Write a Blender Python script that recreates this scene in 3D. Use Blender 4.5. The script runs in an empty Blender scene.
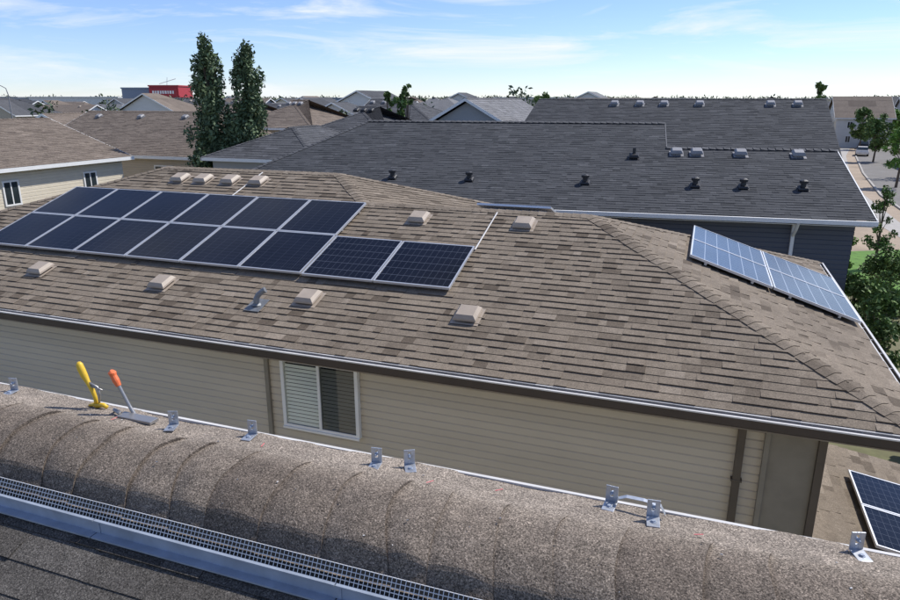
import bpy, bmesh, math, random
import numpy as np
from mathutils import Vector, Matrix
random.seed(7); np.random.seed(7)
CAMZ=8.6
A20=math.radians(-20.21)
sc=bpy.context.scene
col=sc.collection

# ------------------------------------------------------------------ materials
def newmat(name):
    m=bpy.data.materials.new(name); m.use_nodes=True
    nt=m.node_tree; b=nt.nodes['Principled BSDF']
    return m,nt,b
def N(nt,t,**kw):
    n=nt.nodes.new(t)
    for k,v in kw.items(): setattr(n,k,v)
    return n
def ramp(nt,stops,interp='LINEAR'):
    r=nt.nodes.new('ShaderNodeValToRGB'); cr=r.color_ramp; cr.interpolation=interp
    while len(cr.elements)<len(stops): cr.elements.new(0.5)
    for e,(p,c) in zip(cr.elements,stops):
        e.position=p; e.color=(c[0],c[1],c[2],1) if not isinstance(c,(int,float)) else (c,c,c,1)
    return r
def mixc(nt,mode,f,a,b):
    m=nt.nodes.new('ShaderNodeMix'); m.data_type='RGBA'; m.blend_type=mode
    for sock,val in ((m.inputs[0],f),(m.inputs[6],a),(m.inputs[7],b)):
        if isinstance(val,bpy.types.NodeSocket): nt.links.new(val,sock)
        elif isinstance(val,(int,float)): sock.default_value=val
        else: sock.default_value=(val[0],val[1],val[2],1)
    return m.outputs[2]
def noise(nt,scale,detail=3,rough=.5,coord='Object',stretch=None):
    n=nt.nodes.new('ShaderNodeTexNoise'); n.inputs['Scale'].default_value=scale
    n.inputs['Detail'].default_value=detail; n.inputs['Roughness'].default_value=rough
    tc=nt.nodes.new('ShaderNodeTexCoord'); src=tc.outputs[coord]
    if stretch:
        mp=nt.nodes.new('ShaderNodeMapping'); mp.inputs['Scale'].default_value=stretch
        nt.links.new(src,mp.inputs[0]); src=mp.outputs[0]
    nt.links.new(src,n.inputs['Vector'])
    return n
def plain(name,c,rough=.7,metal=0,var=.12,vs=3,bump=0,bs=80):
    m,nt,b=newmat(name)
    n=noise(nt,vs,4,.6)
    r=ramp(nt,[(.3,1-var),(.7,1+var)])
    nt.links.new(n.outputs[0],r.inputs[0])
    nt.links.new(mixc(nt,'MULTIPLY',1.0,c,r.outputs[0]),b.inputs['Base Color'])
    b.inputs['Roughness'].default_value=rough; b.inputs['Metallic'].default_value=metal
    if bump:
        n2=noise(nt,bs,3,.6); bp=N(nt,'ShaderNodeBump'); bp.inputs['Strength'].default_value=bump
        bp.inputs['Distance'].default_value=.01
        nt.links.new(n2.outputs[0],bp.inputs['Height']); nt.links.new(bp.outputs[0],b.inputs['Normal'])
    return m
def shingle_mat(name,dark,mid,light,grain=260,gstr=.35,stain=.12,bumps=.4,rough=.9,fleck=0,sun=None):
    m,nt,b=newmat(name)
    uv=N(nt,'ShaderNodeUVMap',uv_map='rnd'); sp=N(nt,'ShaderNodeSeparateXYZ')
    nt.links.new(uv.outputs[0],sp.inputs[0])
    st=[(0,dark),(.12,dark),(.45,mid),(.75,mid),(1,light)]
    if sun: st=[(0,dark),(.12,dark),(.45,mid),(.7,light),(.9,sun)]  # top stop is a sunlit tone painted into the shingle colour
    r=ramp(nt,st)
    nt.links.new(sp.outputs[0],r.inputs[0])
    g=noise(nt,grain,2,.7); gr=ramp(nt,[(.3,1-gstr),(.5,1.0),(.62,1+gstr*.5),(.75,1+gstr*1.8)])
    nt.links.new(g.outputs[0],gr.inputs[0])
    c=mixc(nt,'MULTIPLY',1,r.outputs[0],gr.outputs[0])
    if fleck:
        v=N(nt,'ShaderNodeTexVoronoi'); v.inputs['Scale'].default_value=fleck; tc=N(nt,'ShaderNodeTexCoord'); nt.links.new(tc.outputs['Object'],v.inputs['Vector'])
        sx=N(nt,'ShaderNodeSeparateColor'); nt.links.new(v.outputs['Color'],sx.inputs[0])
        vr=ramp(nt,[(0,.36),(.22,.60),(.5,.95),(.8,1.15),(.93,1.55),(1,1.95)]); nt.links.new(sx.outputs[0],vr.inputs[0])
        c=mixc(nt,'MULTIPLY',1,c,vr.outputs[0])
    s=noise(nt,.9,4,.6); sr=ramp(nt,[(.3,1-stain),(.7,1+stain)])
    nt.links.new(s.outputs[0],sr.inputs[0])
    c=mixc(nt,'MULTIPLY',1,c,sr.outputs[0])
    s2=noise(nt,14,4,.65); sr2=ramp(nt,[(.3,1-stain),(.7,1+stain*.9)])
    nt.links.new(s2.outputs[0],sr2.inputs[0])
    c=mixc(nt,'MULTIPLY',1,c,sr2.outputs[0])
    nt.links.new(c,b.inputs['Base Color'])
    b.inputs['Roughness'].default_value=rough
    b.inputs['Specular IOR Level'].default_value=.2
    bp=N(nt,'ShaderNodeBump'); bp.inputs['Strength'].default_value=bumps; bp.inputs['Distance'].default_value=.003
    nt.links.new(g.outputs[0],bp.inputs['Height']); nt.links.new(bp.outputs[0],b.inputs['Normal'])
    return m
M_brown=shingle_mat('brown_shingle',(.105,.083,.062),(.200,.164,.126),(.250,.208,.163),grain=70,gstr=.35,stain=.14)
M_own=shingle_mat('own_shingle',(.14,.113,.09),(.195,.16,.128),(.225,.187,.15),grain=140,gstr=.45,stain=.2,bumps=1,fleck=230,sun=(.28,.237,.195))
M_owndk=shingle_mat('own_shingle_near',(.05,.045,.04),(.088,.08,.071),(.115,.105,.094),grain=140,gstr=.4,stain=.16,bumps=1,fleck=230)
M_grey=shingle_mat('charcoal_shingle',(.043,.046,.051),(.064,.067,.073),(.087,.09,.097),grain=60,gstr=.25)
M_bgbrown=shingle_mat('bg_brown_shingle',(.13,.105,.087),(.18,.147,.12),(.21,.173,.142),grain=12,gstr=.25)
M_bggrey=shingle_mat('bg_grey_shingle',(.06,.062,.068),(.085,.087,.093),(.11,.112,.12),grain=12,gstr=.25)
M_lt=shingle_mat('bg_light_shingle',(.14,.14,.145),(.18,.18,.185),(.22,.22,.23),grain=12,gstr=.2)
M_fascia=plain('brown_fascia',(.055,.04,.032),.5)
M_drip=plain('drip_metal',(.62,.60,.57),.4,0,.12)
M_trimbrown=plain('brown_trim',(.10,.08,.06),.6)
M_taupe=plain('taupe_panel',(.24,.215,.17),.7)
M_white=plain('white_trim',(.78,.78,.76),.5,0,.04)
M_alu=plain('aluminium',(.66,.67,.69),.38,.6,.06)
M_dull=plain('dull_aluminium',(.48,.50,.53),.42,.7,.2,30)
M_galv=plain('galvanised',(.34,.39,.47),.45,.3,.18,8)
M_wire=plain('wire',(.7,.7,.7),.45,.2,.1)
M_dark=plain('void_shade',(.02,.02,.02),.9)  # near-black standing in for shade inside openings
M_black=plain('black_plastic',(.02,.02,.022),.5)
M_vent=plain('taupe_vent',(.38,.315,.25),.55,0,.12)
M_ventlt=plain('grey_vent',(.24,.24,.25),.55,0,.1)
M_soffit=plain('soffit',(.25,.21,.17),.7)
M_conc=plain('concrete',(.38,.36,.33),.9)

def siding_mat(name,c):
    m,nt,b=newmat(name)
    n=noise(nt,2,3,.6,stretch=(.3,1,1)); r=ramp(nt,[(.3,.95),(.7,1.04)])
    nt.links.new(n.outputs[0],r.inputs[0])
    uv=N(nt,'ShaderNodeUVMap',uv_map='rnd'); sp=N(nt,'ShaderNodeSeparateXYZ'); nt.links.new(uv.outputs[0],sp.inputs[0])
    r2=ramp(nt,[(0,.965),(1,1.03)]); nt.links.new(sp.outputs[0],r2.inputs[0])
    nt.links.new(mixc(nt,'MULTIPLY',1,mixc(nt,'MULTIPLY',1,c,r.outputs[0]),r2.outputs[0]),b.inputs['Base Color'])
    b.inputs['Roughness'].default_value=.5
    return m
M_siding=siding_mat('beige_siding',(.55,.49,.39))
M_cream=siding_mat('cream_siding',(.66,.59,.46))
M_beige2=siding_mat('taupe_siding',(.42,.36,.28))
M_dksid=siding_mat('slate_siding',(.075,.085,.11))
M_whitesid=siding_mat('white_siding',(.60,.60,.58))
M_greysid=siding_mat('grey_siding',(.33,.34,.35))
def glass_mat(name,c=(.03,.04,.045),r=.08):
    m,nt,b=newmat(name)
    n=noise(nt,2,2); rr=ramp(nt,[(.3,.7),(.7,1.3)]); nt.links.new(n.outputs[0],rr.inputs[0])
    nt.links.new(mixc(nt,'MULTIPLY',1,c,rr.outputs[0]),b.inputs['Base Color'])
    b.inputs['Roughness'].default_value=r; b.inputs['Specular IOR Level'].default_value=.6
    return m
M_glass=glass_mat('window_glass')
def clear_mat(name,f):
    m=bpy.data.materials.new(name); m.use_nodes=True; nt=m.node_tree; nt.nodes.clear()
    t=N(nt,'ShaderNodeBsdfTransparent'); t.inputs[0].default_value=(f*.97,f,f*.97,1); g=N(nt,'ShaderNodeBsdfGlossy'); g.inputs['Roughness'].default_value=.03
    mx=N(nt,'ShaderNodeMixShader'); o=N(nt,'ShaderNodeOutputMaterial'); mx.inputs[0].default_value=.07
    nt.links.new(t.outputs[0],mx.inputs[1]);nt.links.new(g.outputs[0],mx.inputs[2]);nt.links.new(mx.outputs[0],o.inputs[0])
    return m
M_clear=clear_mat('clear_glass',.97); M_screen=clear_mat('screened_glass',.42)
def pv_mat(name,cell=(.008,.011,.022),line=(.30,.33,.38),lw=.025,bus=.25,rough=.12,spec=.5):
    m,nt,b=newmat(name)
    uv=N(nt,'ShaderNodeUVMap',uv_map='rnd'); sp=N(nt,'ShaderNodeSeparateXYZ'); nt.links.new(uv.outputs[0],sp.inputs[0])
    def edge(s,mul,w):
        a=N(nt,'ShaderNodeMath',operation='MULTIPLY'); a.inputs[1].default_value=mul; nt.links.new(s,a.inputs[0])
        f=N(nt,'ShaderNodeMath',operation='FRACT'); nt.links.new(a.outputs[0],f.inputs[0])
        d=N(nt,'ShaderNodeMath',operation='SUBTRACT'); d.inputs[1].default_value=.5; nt.links.new(f.outputs[0],d.inputs[0])
        e=N(nt,'ShaderNodeMath',operation='ABSOLUTE'); nt.links.new(d.outputs[0],e.inputs[0])
        g=N(nt,'ShaderNodeMath',operation='GREATER_THAN'); g.inputs[1].default_value=.5-w; nt.links.new(e.outputs[0],g.inputs[0])
        return g.outputs[0]
    mx=N(nt,'ShaderNodeMath',operation='MAXIMUM'); nt.links.new(edge(sp.outputs[0],1,lw),mx.inputs[0]); nt.links.new(edge(sp.outputs[1],1,lw),mx.inputs[1])
    n=noise(nt,.8,2); rr=ramp(nt,[(.3,.7),(.7,1.5)]); nt.links.new(n.outputs[0],rr.inputs[0])
    cc=mixc(nt,'MULTIPLY',1,cell,rr.outputs[0])
    bs=N(nt,'ShaderNodeMath',operation='MULTIPLY'); bs.inputs[1].default_value=bus; nt.links.new(edge(sp.outputs[0],4,.06),bs.inputs[0])
    cc=mixc(nt,'MIX',bs.outputs[0],cc,(.05,.055,.07))
    c=mixc(nt,'MIX',mx.outputs[0],cc,line)
    nt.links.new(c,b.inputs['Base Color']); b.inputs['Roughness'].default_value=rough
    b.inputs['Specular IOR Level'].default_value=spec
    return m
M_pv=pv_mat('pv_cells',cell=(.006,.007,.012),line=(.035,.038,.05),lw=.022,spec=.2)
M_pv2=pv_mat('pv_cells_pair',cell=(.005,.006,.011),line=(.085,.095,.12),lw=.020,spec=.18)
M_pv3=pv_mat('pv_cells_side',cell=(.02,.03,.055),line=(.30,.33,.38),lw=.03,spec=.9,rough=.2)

# ------------------------------------------------------------------ mesh builder
class MB:
    def __init__(s): s.v=[];s.f=[];s.m=[];s.r=[]
    def poly(s,pts,mi=0,r=None,uvs=None):
        i=len(s.v); s.v+= [tuple(p) for p in pts]; s.f.append(tuple(range(i,i+len(pts)))); s.m.append(mi)
        s.r.append(uvs if uvs else [(r if r is not None else random.random(),.5)]*len(pts))
    def box(s,x0,x1,y0,y1,z0,z1,mi=0,M=None):
        P=[Vector(p) for p in ((x0,y0,z0),(x1,y0,z0),(x1,y1,z0),(x0,y1,z0),(x0,y0,z1),(x1,y0,z1),(x1,y1,z1),(x0,y1,z1))]
        if M: P=[M@p for p in P]
        rr=random.random(); i=len(s.v); s.v+=[tuple(p) for p in P]
        for f in ((0,3,2,1),(4,5,6,7),(0,1,5,4),(1,2,6,5),(2,3,7,6),(3,0,4,7)):
            s.f.append(tuple(i+k for k in f)); s.m.append(mi); s.r.append([(rr,.5)]*4)
    def tube(s,pts,rad,mi=0,seg=8,cap=True):
        pts=[Vector(p) for p in pts]; rads=rad if isinstance(rad,(list,tuple)) else [rad]*len(pts)
        i0=len(s.v)
        for k,p in enumerate(pts):
            d=(pts[min(k+1,len(pts)-1)]-pts[max(k-1,0)]).normalized()
            u=d.orthogonal().normalized() if k==0 else (u-d*u.dot(d)).normalized()
            w=d.cross(u)
            for j in range(seg):
                a=2*math.pi*j/seg; s.v.append(tuple(p+rads[k]*(math.cos(a)*u+math.sin(a)*w)))
        for k in range(len(pts)-1):
            for j in range(seg):
                a=i0+k*seg+j; b=i0+k*seg+(j+1)%seg
                s.f.append((a,b,b+seg,a+seg)); s.m.append(mi); s.r.append([(.5,.5)]*4)
        if cap:
            s.f.append(tuple(i0+j for j in range(seg))[::-1]); s.m.append(mi); s.r.append([(.5,.5)]*seg)
            k=i0+(len(pts)-1)*seg
            s.f.append(tuple(k+j for j in range(seg))); s.m.append(mi); s.r.append([(.5,.5)]*seg)
    def build(s,name,mats,parent=None,smooth=False,bevel=0):
        me=bpy.data.meshes.new(name); me.from_pydata(s.v,[],s.f)
        for m in (mats if isinstance(mats,(list,tuple)) else [mats]): me.materials.append(m)
        me.polygons.foreach_set('material_index',s.m)
        uv=me.uv_layers.new(name='rnd')
        uv.data.foreach_set('uv',[c for r in s.r for q in r for c in q])
        if smooth: me.polygons.foreach_set('use_smooth',[True]*len(s.f))
        me.update()
        o=bpy.data.objects.new(name,me); col.objects.link(o)
        if parent: attach(o,parent)
        if bevel:
            b=o.modifiers.new('bevel','BEVEL'); b.width=bevel; b.segments=2; b.limit_method='ANGLE'
        return o
FRAMES={}
def frame(name,cx,cy,ang=A20,z=0):
    e=bpy.data.objects.new(name,None); e.empty_display_size=1; col.objects.link(e)
    c,s=math.cos(ang),math.sin(ang)
    e.location=(c*cx-s*cy,s*cx+c*cy,z); e.rotation_euler=(0,0,ang)
    FRAMES[e.name]=(cx,cy,z)
    return e
def attach(o,e):
    cx,cy,z=FRAMES[e.name]; o.parent=e; o.location=(-cx,-cy,-z)
def toworld(x,y,z,ang=A20):
    c,s=math.cos(ang),math.sin(ang); return Vector((c*x-s*y,s*x+c*y,z))

def shingles(name,polys,mat,parent,expo=.15,tabw=.26,thick=.012,seed=0):
    rs=random.Random(seed); allme=[]
    for poly in polys:
        P=[Vector(p) for p in poly]
        u=(P[1]-P[0]).normalized(); n=Vector((0,0,0))
        for i in range(len(P)): n+=P[i].cross(P[(i+1)%len(P)])
        n.normalize()
        if n.z<0: n=-n
        v=n.cross(u).normalized()
        if v.z<0: v=-v
        o=P[0]
        q=[((p-o).dot(u),(p-o).dot(v)) for p in P]
        u0=min(a for a,b in q);u1=max(a for a,b in q);v0=min(b for a,b in q);v1=max(b for a,b in q)
        mb=MB()
        W=lambda a,b,c:o+u*a+v*b+n*c
        b=v0
        while b<v1:
            a=u0-rs.random()*tabw; row=rs.uniform(-.07,.07)
            while a<u1:
                w=tabw*(.45+rs.random()*1.1); t=thick*(1 if rs.random()<.55 else .5)
                r=min(1,max(.02,rs.gauss(.55,.21)+row)); e=b+expo+.004
                jb=b-rs.random()*.005
                mb.poly([W(a,jb,t),W(a+w,jb,t),W(a+w,e,.0015),W(a,e,.0015)],0,r)
                mb.poly([W(a,jb,0),W(a+w,jb,0),W(a+w,jb,t),W(a,jb,t)],0,r*.1)
                mb.poly([W(a,e,0),W(a,jb,0),W(a,jb,t),W(a,e,.0015)],0,r*.1)
                mb.poly([W(a+w,jb,0),W(a+w,e,0),W(a+w,e,.0015),W(a+w,jb,t)],0,r*.1)
                a+=w
            b+=expo
        me=bpy.data.meshes.new('t'); me.from_pydata(mb.v,[],mb.f)
        uvl=me.uv_layers.new(name='rnd'); uvl.data.foreach_set('uv',[c for r in mb.r for qq in r for c in qq])
        bm=bmesh.new(); bm.from_mesh(me)
        cen=sum(P,Vector())/len(P)
        for i in range(len(P)):
            p0=P[i];p1=P[(i+1)%len(P)]
            nn=(p1-p0).cross(n).normalized()
            if nn.dot(p0-cen)<0: nn=-nn
            p0=p0+nn*.02 if i==0 else p0
            bmesh.ops.bisect_plane(bm,geom=bm.verts[:]+bm.edges[:]+bm.faces[:],plane_co=p0,plane_no=nn,clear_outer=True)
        ly=bm.loops.layers.uv['rnd']
        fv=[bm.verts.new(p-n*.004) for p in P]
        f=bm.faces.new(fv)
        for l in f.loops: l[ly].uv=(0,.5)
        bm.to_mesh(me); bm.free(); allme.append(me)
    if len(allme)>1:
        bmj=bmesh.new()
        for m in allme: bmj.from_mesh(m)
        me=bpy.data.meshes.new(name); bmj.to_mesh(me); bmj.free()
    else: me=allme[0]
    me.materials.clear(); me.materials.append(mat); me.name=name
    o=bpy.data.objects.new(name,me); col.objects.link(o)
    if parent: attach(o,parent)
    return o
def caps(mb,p0,p1,na,nb,seg=.15,hw=.14,lift=.012,base=.012):
    p0=Vector(p0);p1=Vector(p1);na=Vector(na).normalized();nb=Vector(nb).normalized()
    d=(p1-p0); L=d.length
    if L<.05: return
    d.normalize()
    da=d.cross(na); da=da if da.z<=0 else -da
    db=d.cross(nb); db=db if db.z<=0 else -db
    if abs(da.z)<1e-6 or da.dot(db)>0: db=-db
    up=(na+nb).normalized()
    n=max(1,int(L/seg)); s=L/n
    for i in range(n):
        a=p0+d*(i*s); b=p0+d*(i*s+s*1.05); r=random.gauss(.6,.2); r=max(0,min(1,r)); l0=base+lift; l1=base+.002; j=random.uniform(-.006,.006)
        ring=lambda c,l:[c+da*(hw+j)+na*(l),c+da*.035+na*(l+.001),c+up*(l+.002)-up*.004,c+db*.035+nb*(l+.001),c+db*(hw+j)+nb*(l)]
        A=ring(a,l0);B=ring(b,l1);C=[p-up*.014 for p in A]
        for k in range(4):
            mb.poly([A[k],A[k+1],B[k+1],B[k]],0,r)
            mb.poly([C[k],C[k+1],A[k+1],A[k]],0,r*.2)
        mb.poly([A[0],B[0],B[0]-na*.012,C[0]],0,r*.2); mb.poly([A[4],B[4],B[4]-nb*.012,C[4]],0,r*.2)

def siding(mb,p0,p1,z0,z1,out,board=.115,depth=.024,mi=0):
    p0=Vector((*p0,0));p1=Vector((*p1,0));o=Vector((*out,0)).normalized(); z=z0
    while z<z1-1e-4:
        zt=min(z+board,z1); zm=z+(zt-z)*.78; r=random.random()
        a=p0+o*depth;b=p1+o*depth; am=p0+o*depth*.85; bm_=p1+o*depth*.85
        mb.poly([(a.x,a.y,z),(b.x,b.y,z),(bm_.x,bm_.y,zm),(am.x,am.y,zm)],mi,r)
        mb.poly([(am.x,am.y,zm),(bm_.x,bm_.y,zm),(p1.x,p1.y,zt),(p0.x,p0.y,zt)],mi,r)
        mb.poly([(p0.x,p0.y,z),(p1.x,p1.y,z),(b.x,b.y,z),(a.x,a.y,z)],mi,r)
        z=zt

def pv_array(name,O,u,v,cols,rows,w,h,parent,mat,lift=.1,cu=6,cv=10,gap=.02,frame_w=.022):
    O=Vector(O);u=Vector(u).normalized();v=Vector(v).normalized();n=u.cross(v)
    if n.z<0:n=-n
    mb=MB()
    def bx(a0,a1,b0,b1,c0,c1,mi):
        P=[O+u*a+v*b+n*c for c in (c0,c1) for (a,b) in ((a0,b0),(a1,b0),(a1,b1),(a0,b1))]
        i=len(mb.v); mb.v+=[tuple(p) for p in P]
        for f in ((0,3,2,1),(4,5,6,7),(0,1,5,4),(1,2,6,5),(2,3,7,6),(3,0,4,7)):
            mb.f.append(tuple(i+k for k in f)); mb.m.append(mi); mb.r.append([(.5,.5)]*4)
    fw=frame_w
    for i in range(cols):
        for j in range(rows):
            a0=i*w;a1=a0+w-gap;b0=j*h;b1=b0+h-gap
            bx(a0,a1,b0,b0+fw,lift,lift+.04,0);bx(a0,a1,b1-fw,b1,lift,lift+.04,0)
            bx(a0,a0+fw,b0+fw,b1-fw,lift,lift+.04,0);bx(a1-fw,a1,b0+fw,b1-fw,lift,lift+.04,0)
            P=[(a0+fw,b0+fw),(a1-fw,b0+fw),(a1-fw,b1-fw),(a0+fw,b1-fw)]
            mb.poly([O+u*a+v*b+n*(lift+.034) for a,b in P],1,uvs=[(0,0),(cu,0),(cu,cv),(0,cv)])
            mb.poly([O+u*a+v*b+n*(lift+.004) for a,b in P][::-1],2,0)
    for j in range(rows):
        for q in (.22,.78):
            b=(j+q)*h
            bx(.03,cols*w-.04,b-.02,b+.02,lift-.045,lift-.003,0)
            for i in range(cols): bx(i*w+.3,i*w+.35,b-.04,b+.03,0,lift-.04,0)
    return mb.build(name,[M_alu,mat,M_white],parent)

def roof_vent(mb,O,u,v,s=.34,hh=.11,mi=0):
    O=Vector(O);u=Vector(u).normalized();v=Vector(v).normalized();n=u.cross(v)
    if n.z<0:n=-n
    def W(a,b,c): return O+u*a+v*b+n*c
    fl=s*.62
    mb.poly([W(-fl,-fl,.018),W(fl,-fl,.018),W(fl,fl,.018),W(-fl,fl,.018)],mi,.5)
    def frust(w0,w1,b0,b1,c0,c1,t0,t1):
        A=[W(-w0,b0,c0),W(w0,b0,c0),W(w0,b1,c0),W(-w0,b1,c0)]
        B=[W(-w1,t0,c1),W(w1,t0,c1),W(w1,t1,c1),W(-w1,t1,c1)]
        mb.poly(B,mi,.5)
        for k in range(4): mb.poly([A[k],A[(k+1)%4],B[(k+1)%4],B[k]],mi,.4)
    frust(s*.36,s*.36,-s*.36,s*.36,.016,hh*.5,-s*.36,s*.36)
    frust(s*.52,s*.5,-s*.52,s*.5,hh*.42,hh*.62,-s*.5,s*.48)
    frust(s*.5,s*.38,-s*.5,s*.48,hh*.62,hh,-s*.38,s*.36)
def eave(mb,x0,y0,x1,y1,ox,oy,z):
    d=Vector((x1-x0,y1-y0,0)); L=d.length; d.normalize()
    M=Matrix(((d.x,ox,0,x0),(d.y,oy,0,y0),(0,0,1,z),(0,0,0,1)))
    mb.box(0,L,-.03,-.005,-.2,-.012,0,M)
    mb.box(0,L,-.004,.10,-.13,-.125,0,M)
    mb.box(0,L,.10,.106,-.13,-.03,0,M)
    mb.box(0,L,.088,.118,-.029,-.012,1,M)
    mb.box(0,L,-.028,.03,-.011,-.002,1,M)
    mb.box(0,L,-.003,.0,-.12,-.02,1,M)
    x=.4
    while x<L:
        mb.box(x-.006,x+.006,.0,.1,-.035,-.03,1,M); x+=.6

# ================================================================== NEIGHBOUR HOUSE
S=1/3.0
h=3.4; H=3.4; ZE=CAMZ-h
EN=7.745; RN1=12.08; RN2=13.30
XR=2.53; XL=-17.73
def zf(n): return ZE+(n-EN)*S
Z1=zf(RN1); Z2=zf(RN2)
nh=frame('beige_house',-7.5,12.5)
BN1=2*RN1-EN; BN2=2*RN2-EN
R1e=XR-(RN1-EN)
d2=RN2-EN
R2e=-7.48; R2l=XL+d2
J=R2e+(RN2-RN1)
E2=R2e+d2
front=[[(XL,EN,ZE),(XR,EN,ZE),(R1e,RN1,Z1),(XL+(RN1-EN),RN1,Z1)],
       [(XL+(RN1-EN),RN1,Z1),(J,RN1,Z1),(R2e,RN2,Z2),(R2l,RN2,Z2)]]
shingles('roof_front',front,M_brown,nh,.15,.21,.020,1)
right=[[(XR,EN,ZE),(XR,BN1,ZE),(R1e,RN1,Z1)]]
shingles('roof_right',right,M_brown,nh,.15,.21,.020,2)
shingles('roof_rear',[[(J,RN1,Z1),(E2,BN2,ZE),(R2e,RN2,Z2)],
                      [(R1e,RN1,Z1),(XR,BN1,ZE),(E2-(BN2-BN1),BN1,ZE),(J,RN1,Z1)],
                      [(XL,BN2,ZE),(E2,BN2,ZE),(R2e,RN2,Z2),(R2l,RN2,Z2)],
                      [(XL,EN,ZE),(XL,BN2,ZE),(R2l,RN2,Z2)]],M_brown,nh,.15,.3,.014,3)
nf=Vector((0,-S,1)).normalized(); nb_=Vector((0,S,1)).normalized(); nr=Vector((S,0,1)).normalized(); nl=Vector((-S,0,1)).normalized()
cm=MB()
caps(cm,(XR,EN,ZE),(R1e,RN1,Z1),nf,nr)
caps(cm,(XR,BN1,ZE),(R1e,RN1,Z1),nb_,nr)
caps(cm,(J,RN1,Z1),(R1e,RN1,Z1),nf,nb_)
caps(cm,(J,RN1,Z1),(R2e,RN2,Z2),nf,nr)
caps(cm,(E2,BN2,ZE),(R2e,RN2,Z2),nb_,nr)
caps(cm,(R2l,RN2,Z2),(R2e,RN2,Z2),nf,nb_)
caps(cm,(XL,EN,ZE),(R2l,RN2,Z2),nf,nl)
cm.build('ridge_caps',M_brown,nh)
g=MB()
eave(g,XL,EN,XR+.1,EN,0,-1,ZE); eave(g,XR,EN,XR,BN1,1,0,ZE); eave(g,XL,EN,XL,BN2,-1,0,ZE)
g.build('gutter',[M_fascia,M_drip],nh)
WN=EN+.5; WX=1.62; WL=XL+.5
w=MB()
siding(w,(WL,WN),(WX,WN),0.3,ZE-.16,(0,-1))
siding(w,(WX,WN),(WX,BN1-.5),0.3,ZE-.16,(1,0))
siding(w,(WL,BN2-.5),(WL,WN),0.3,ZE-.16,(-1,0))
w.build('siding',M_siding,nh)
w=MB(); w.box(WL-.02,WX+.02,WN-.02,BN1-.5,0,.3); w.build('foundation',M_conc,nh)
w=MB(); w.box(WL,WX,BN1-.52,BN1-.5,0.3,ZE-.16); w.box(XL+.02,XR-.02,EN+.0,BN1,ZE-.205,ZE-.19,0); w.build('soffit',M_soffit,nh)
t=MB()
t.box(.70,.79,WN-.11,WN-.026,0.2,ZE-.2,0)
t.box(-6.07,-6.0,WN-.07,WN-.026,0.2,ZE-.2,1)
t.box(1.0,1.06,WN-.10,WN-.026,0.3,ZE-.2,1); t.box(1.57,1.66,WN-.11,WN-.026,0.3,ZE-.2,0)
t.box(1.06,1.57,WN-.06,WN-.027,0.3,ZE-.2,1)
for zz in (3.0,4.1): t.box(.68,.81,WN-.115,WN-.026,zz,zz+.03,0)
t.build('corner_trim',[M_trimbrown,M_taupe],nh,bevel=.004)
wd=MB(); x0,x1,z0,z1=-5.76,-4.44,CAMZ-4.88,CAMZ-3.74
fr=.055; yo=WN-.10; yi=WN-.026
wd.box(x0,x1,yo,yi,z0,z0+fr,0);wd.box(x0,x1,yo,yi,z1-fr,z1,0)
wd.box(x0,x0+fr,yo,yi,z0+fr,z1-fr,0);wd.box(x1-fr,x1,yo,yi,z0+fr,z1-fr,0)
xm=(x0+x1)/2; wd.box(xm-.022,xm+.022,yo-.004,yi,z0+fr,z1-fr,0)
wd.box(x0-.0,x1+.0,yo-.02,yo-.001,z0-.02,z0+.012,0)
for a0,a1,yy,mi in ((x0+fr,xm-.022,yo+.012,1),(xm+.022,x1-fr,yo+.016,4)):
    wd.poly([(a0,yy,z0+fr),(a1,yy,z0+fr),(a1,yy,z1-fr),(a0,yy,z1-fr)],mi)
wd.box(x0+fr,x1-fr,yi-.005,yi-.002,z0+fr,z1-fr,3)  # dark backing in place of the unlit room behind the glass
for a0,a1 in ((x0+fr+.01,xm-.03),(xm+.03,x1-fr-.01)):
    zz=z0+fr+.01
    while zz<z1-fr-.04:
        yy=yo+.024; wd.poly([(a0,yy,zz),(a1,yy,zz),(a1,yy+.02,zz+.042),(a0,yy+.02,zz+.042)],2); zz+=.062
wd.build('window',[M_white,M_clear,plain('blind',(.80,.79,.72),.6,var=.05),M_dark,M_screen],nh)
ux=Vector((1,0,0)); vs=Vector((0,1,S)).normalized()
def onf(x,n): return Vector((x,n,zf(n)))
PW=.3663*H; PH=.385*H
ob=onf(-1.79*H-6*PW,2.772*H)
pv_array('solar_array_main',ob,ux,vs,6,2,PW,PH,nh,M_pv,.07,6,12)
pv_array('solar_array_pair',onf(-1.79*H+.02,2.765*H),ux,vs,2,1,.386*H,PH,nh,M_pv2,.07,12,6)
ur=Vector((0,1,0)); vr=Vector((-1,0,S)).normalized()
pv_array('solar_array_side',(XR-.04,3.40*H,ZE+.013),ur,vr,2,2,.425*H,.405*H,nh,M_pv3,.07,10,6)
vb=Vector((0,-1,S)).normalized()
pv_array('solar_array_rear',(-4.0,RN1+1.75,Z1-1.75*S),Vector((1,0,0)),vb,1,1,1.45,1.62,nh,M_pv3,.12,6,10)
cd=MB()
for xx,n0,n1 in ((-2.75*H,3.5*H,RN2-.15),(-1.02*H,3.13*H,RN1-.15)):
    a=onf(xx,n0);b=onf(xx,n1); cd.tube([a+nf*.03,b+nf*.03],.013,0,8)
cd.build('conduit',M_drip,nh)
vm=MB()
for x,n in ((-12.07,12.82),(-11.21,12.79),(-10.27,12.81),(-9.33,12.81)): pass
def pix_front(u,v):
    f=680; p=math.atan(200/680); x=(u-450)/f; y=(300-v)/f
    dy=math.cos(p)+y*math.sin(p); dz=-math.sin(p)+y*math.cos(p)
    nd=.3455*x+.9385*dy; t=1.7593*H/(S*nd-dz); return (.9385*x-.3455*dy)*t, nd*t
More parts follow.
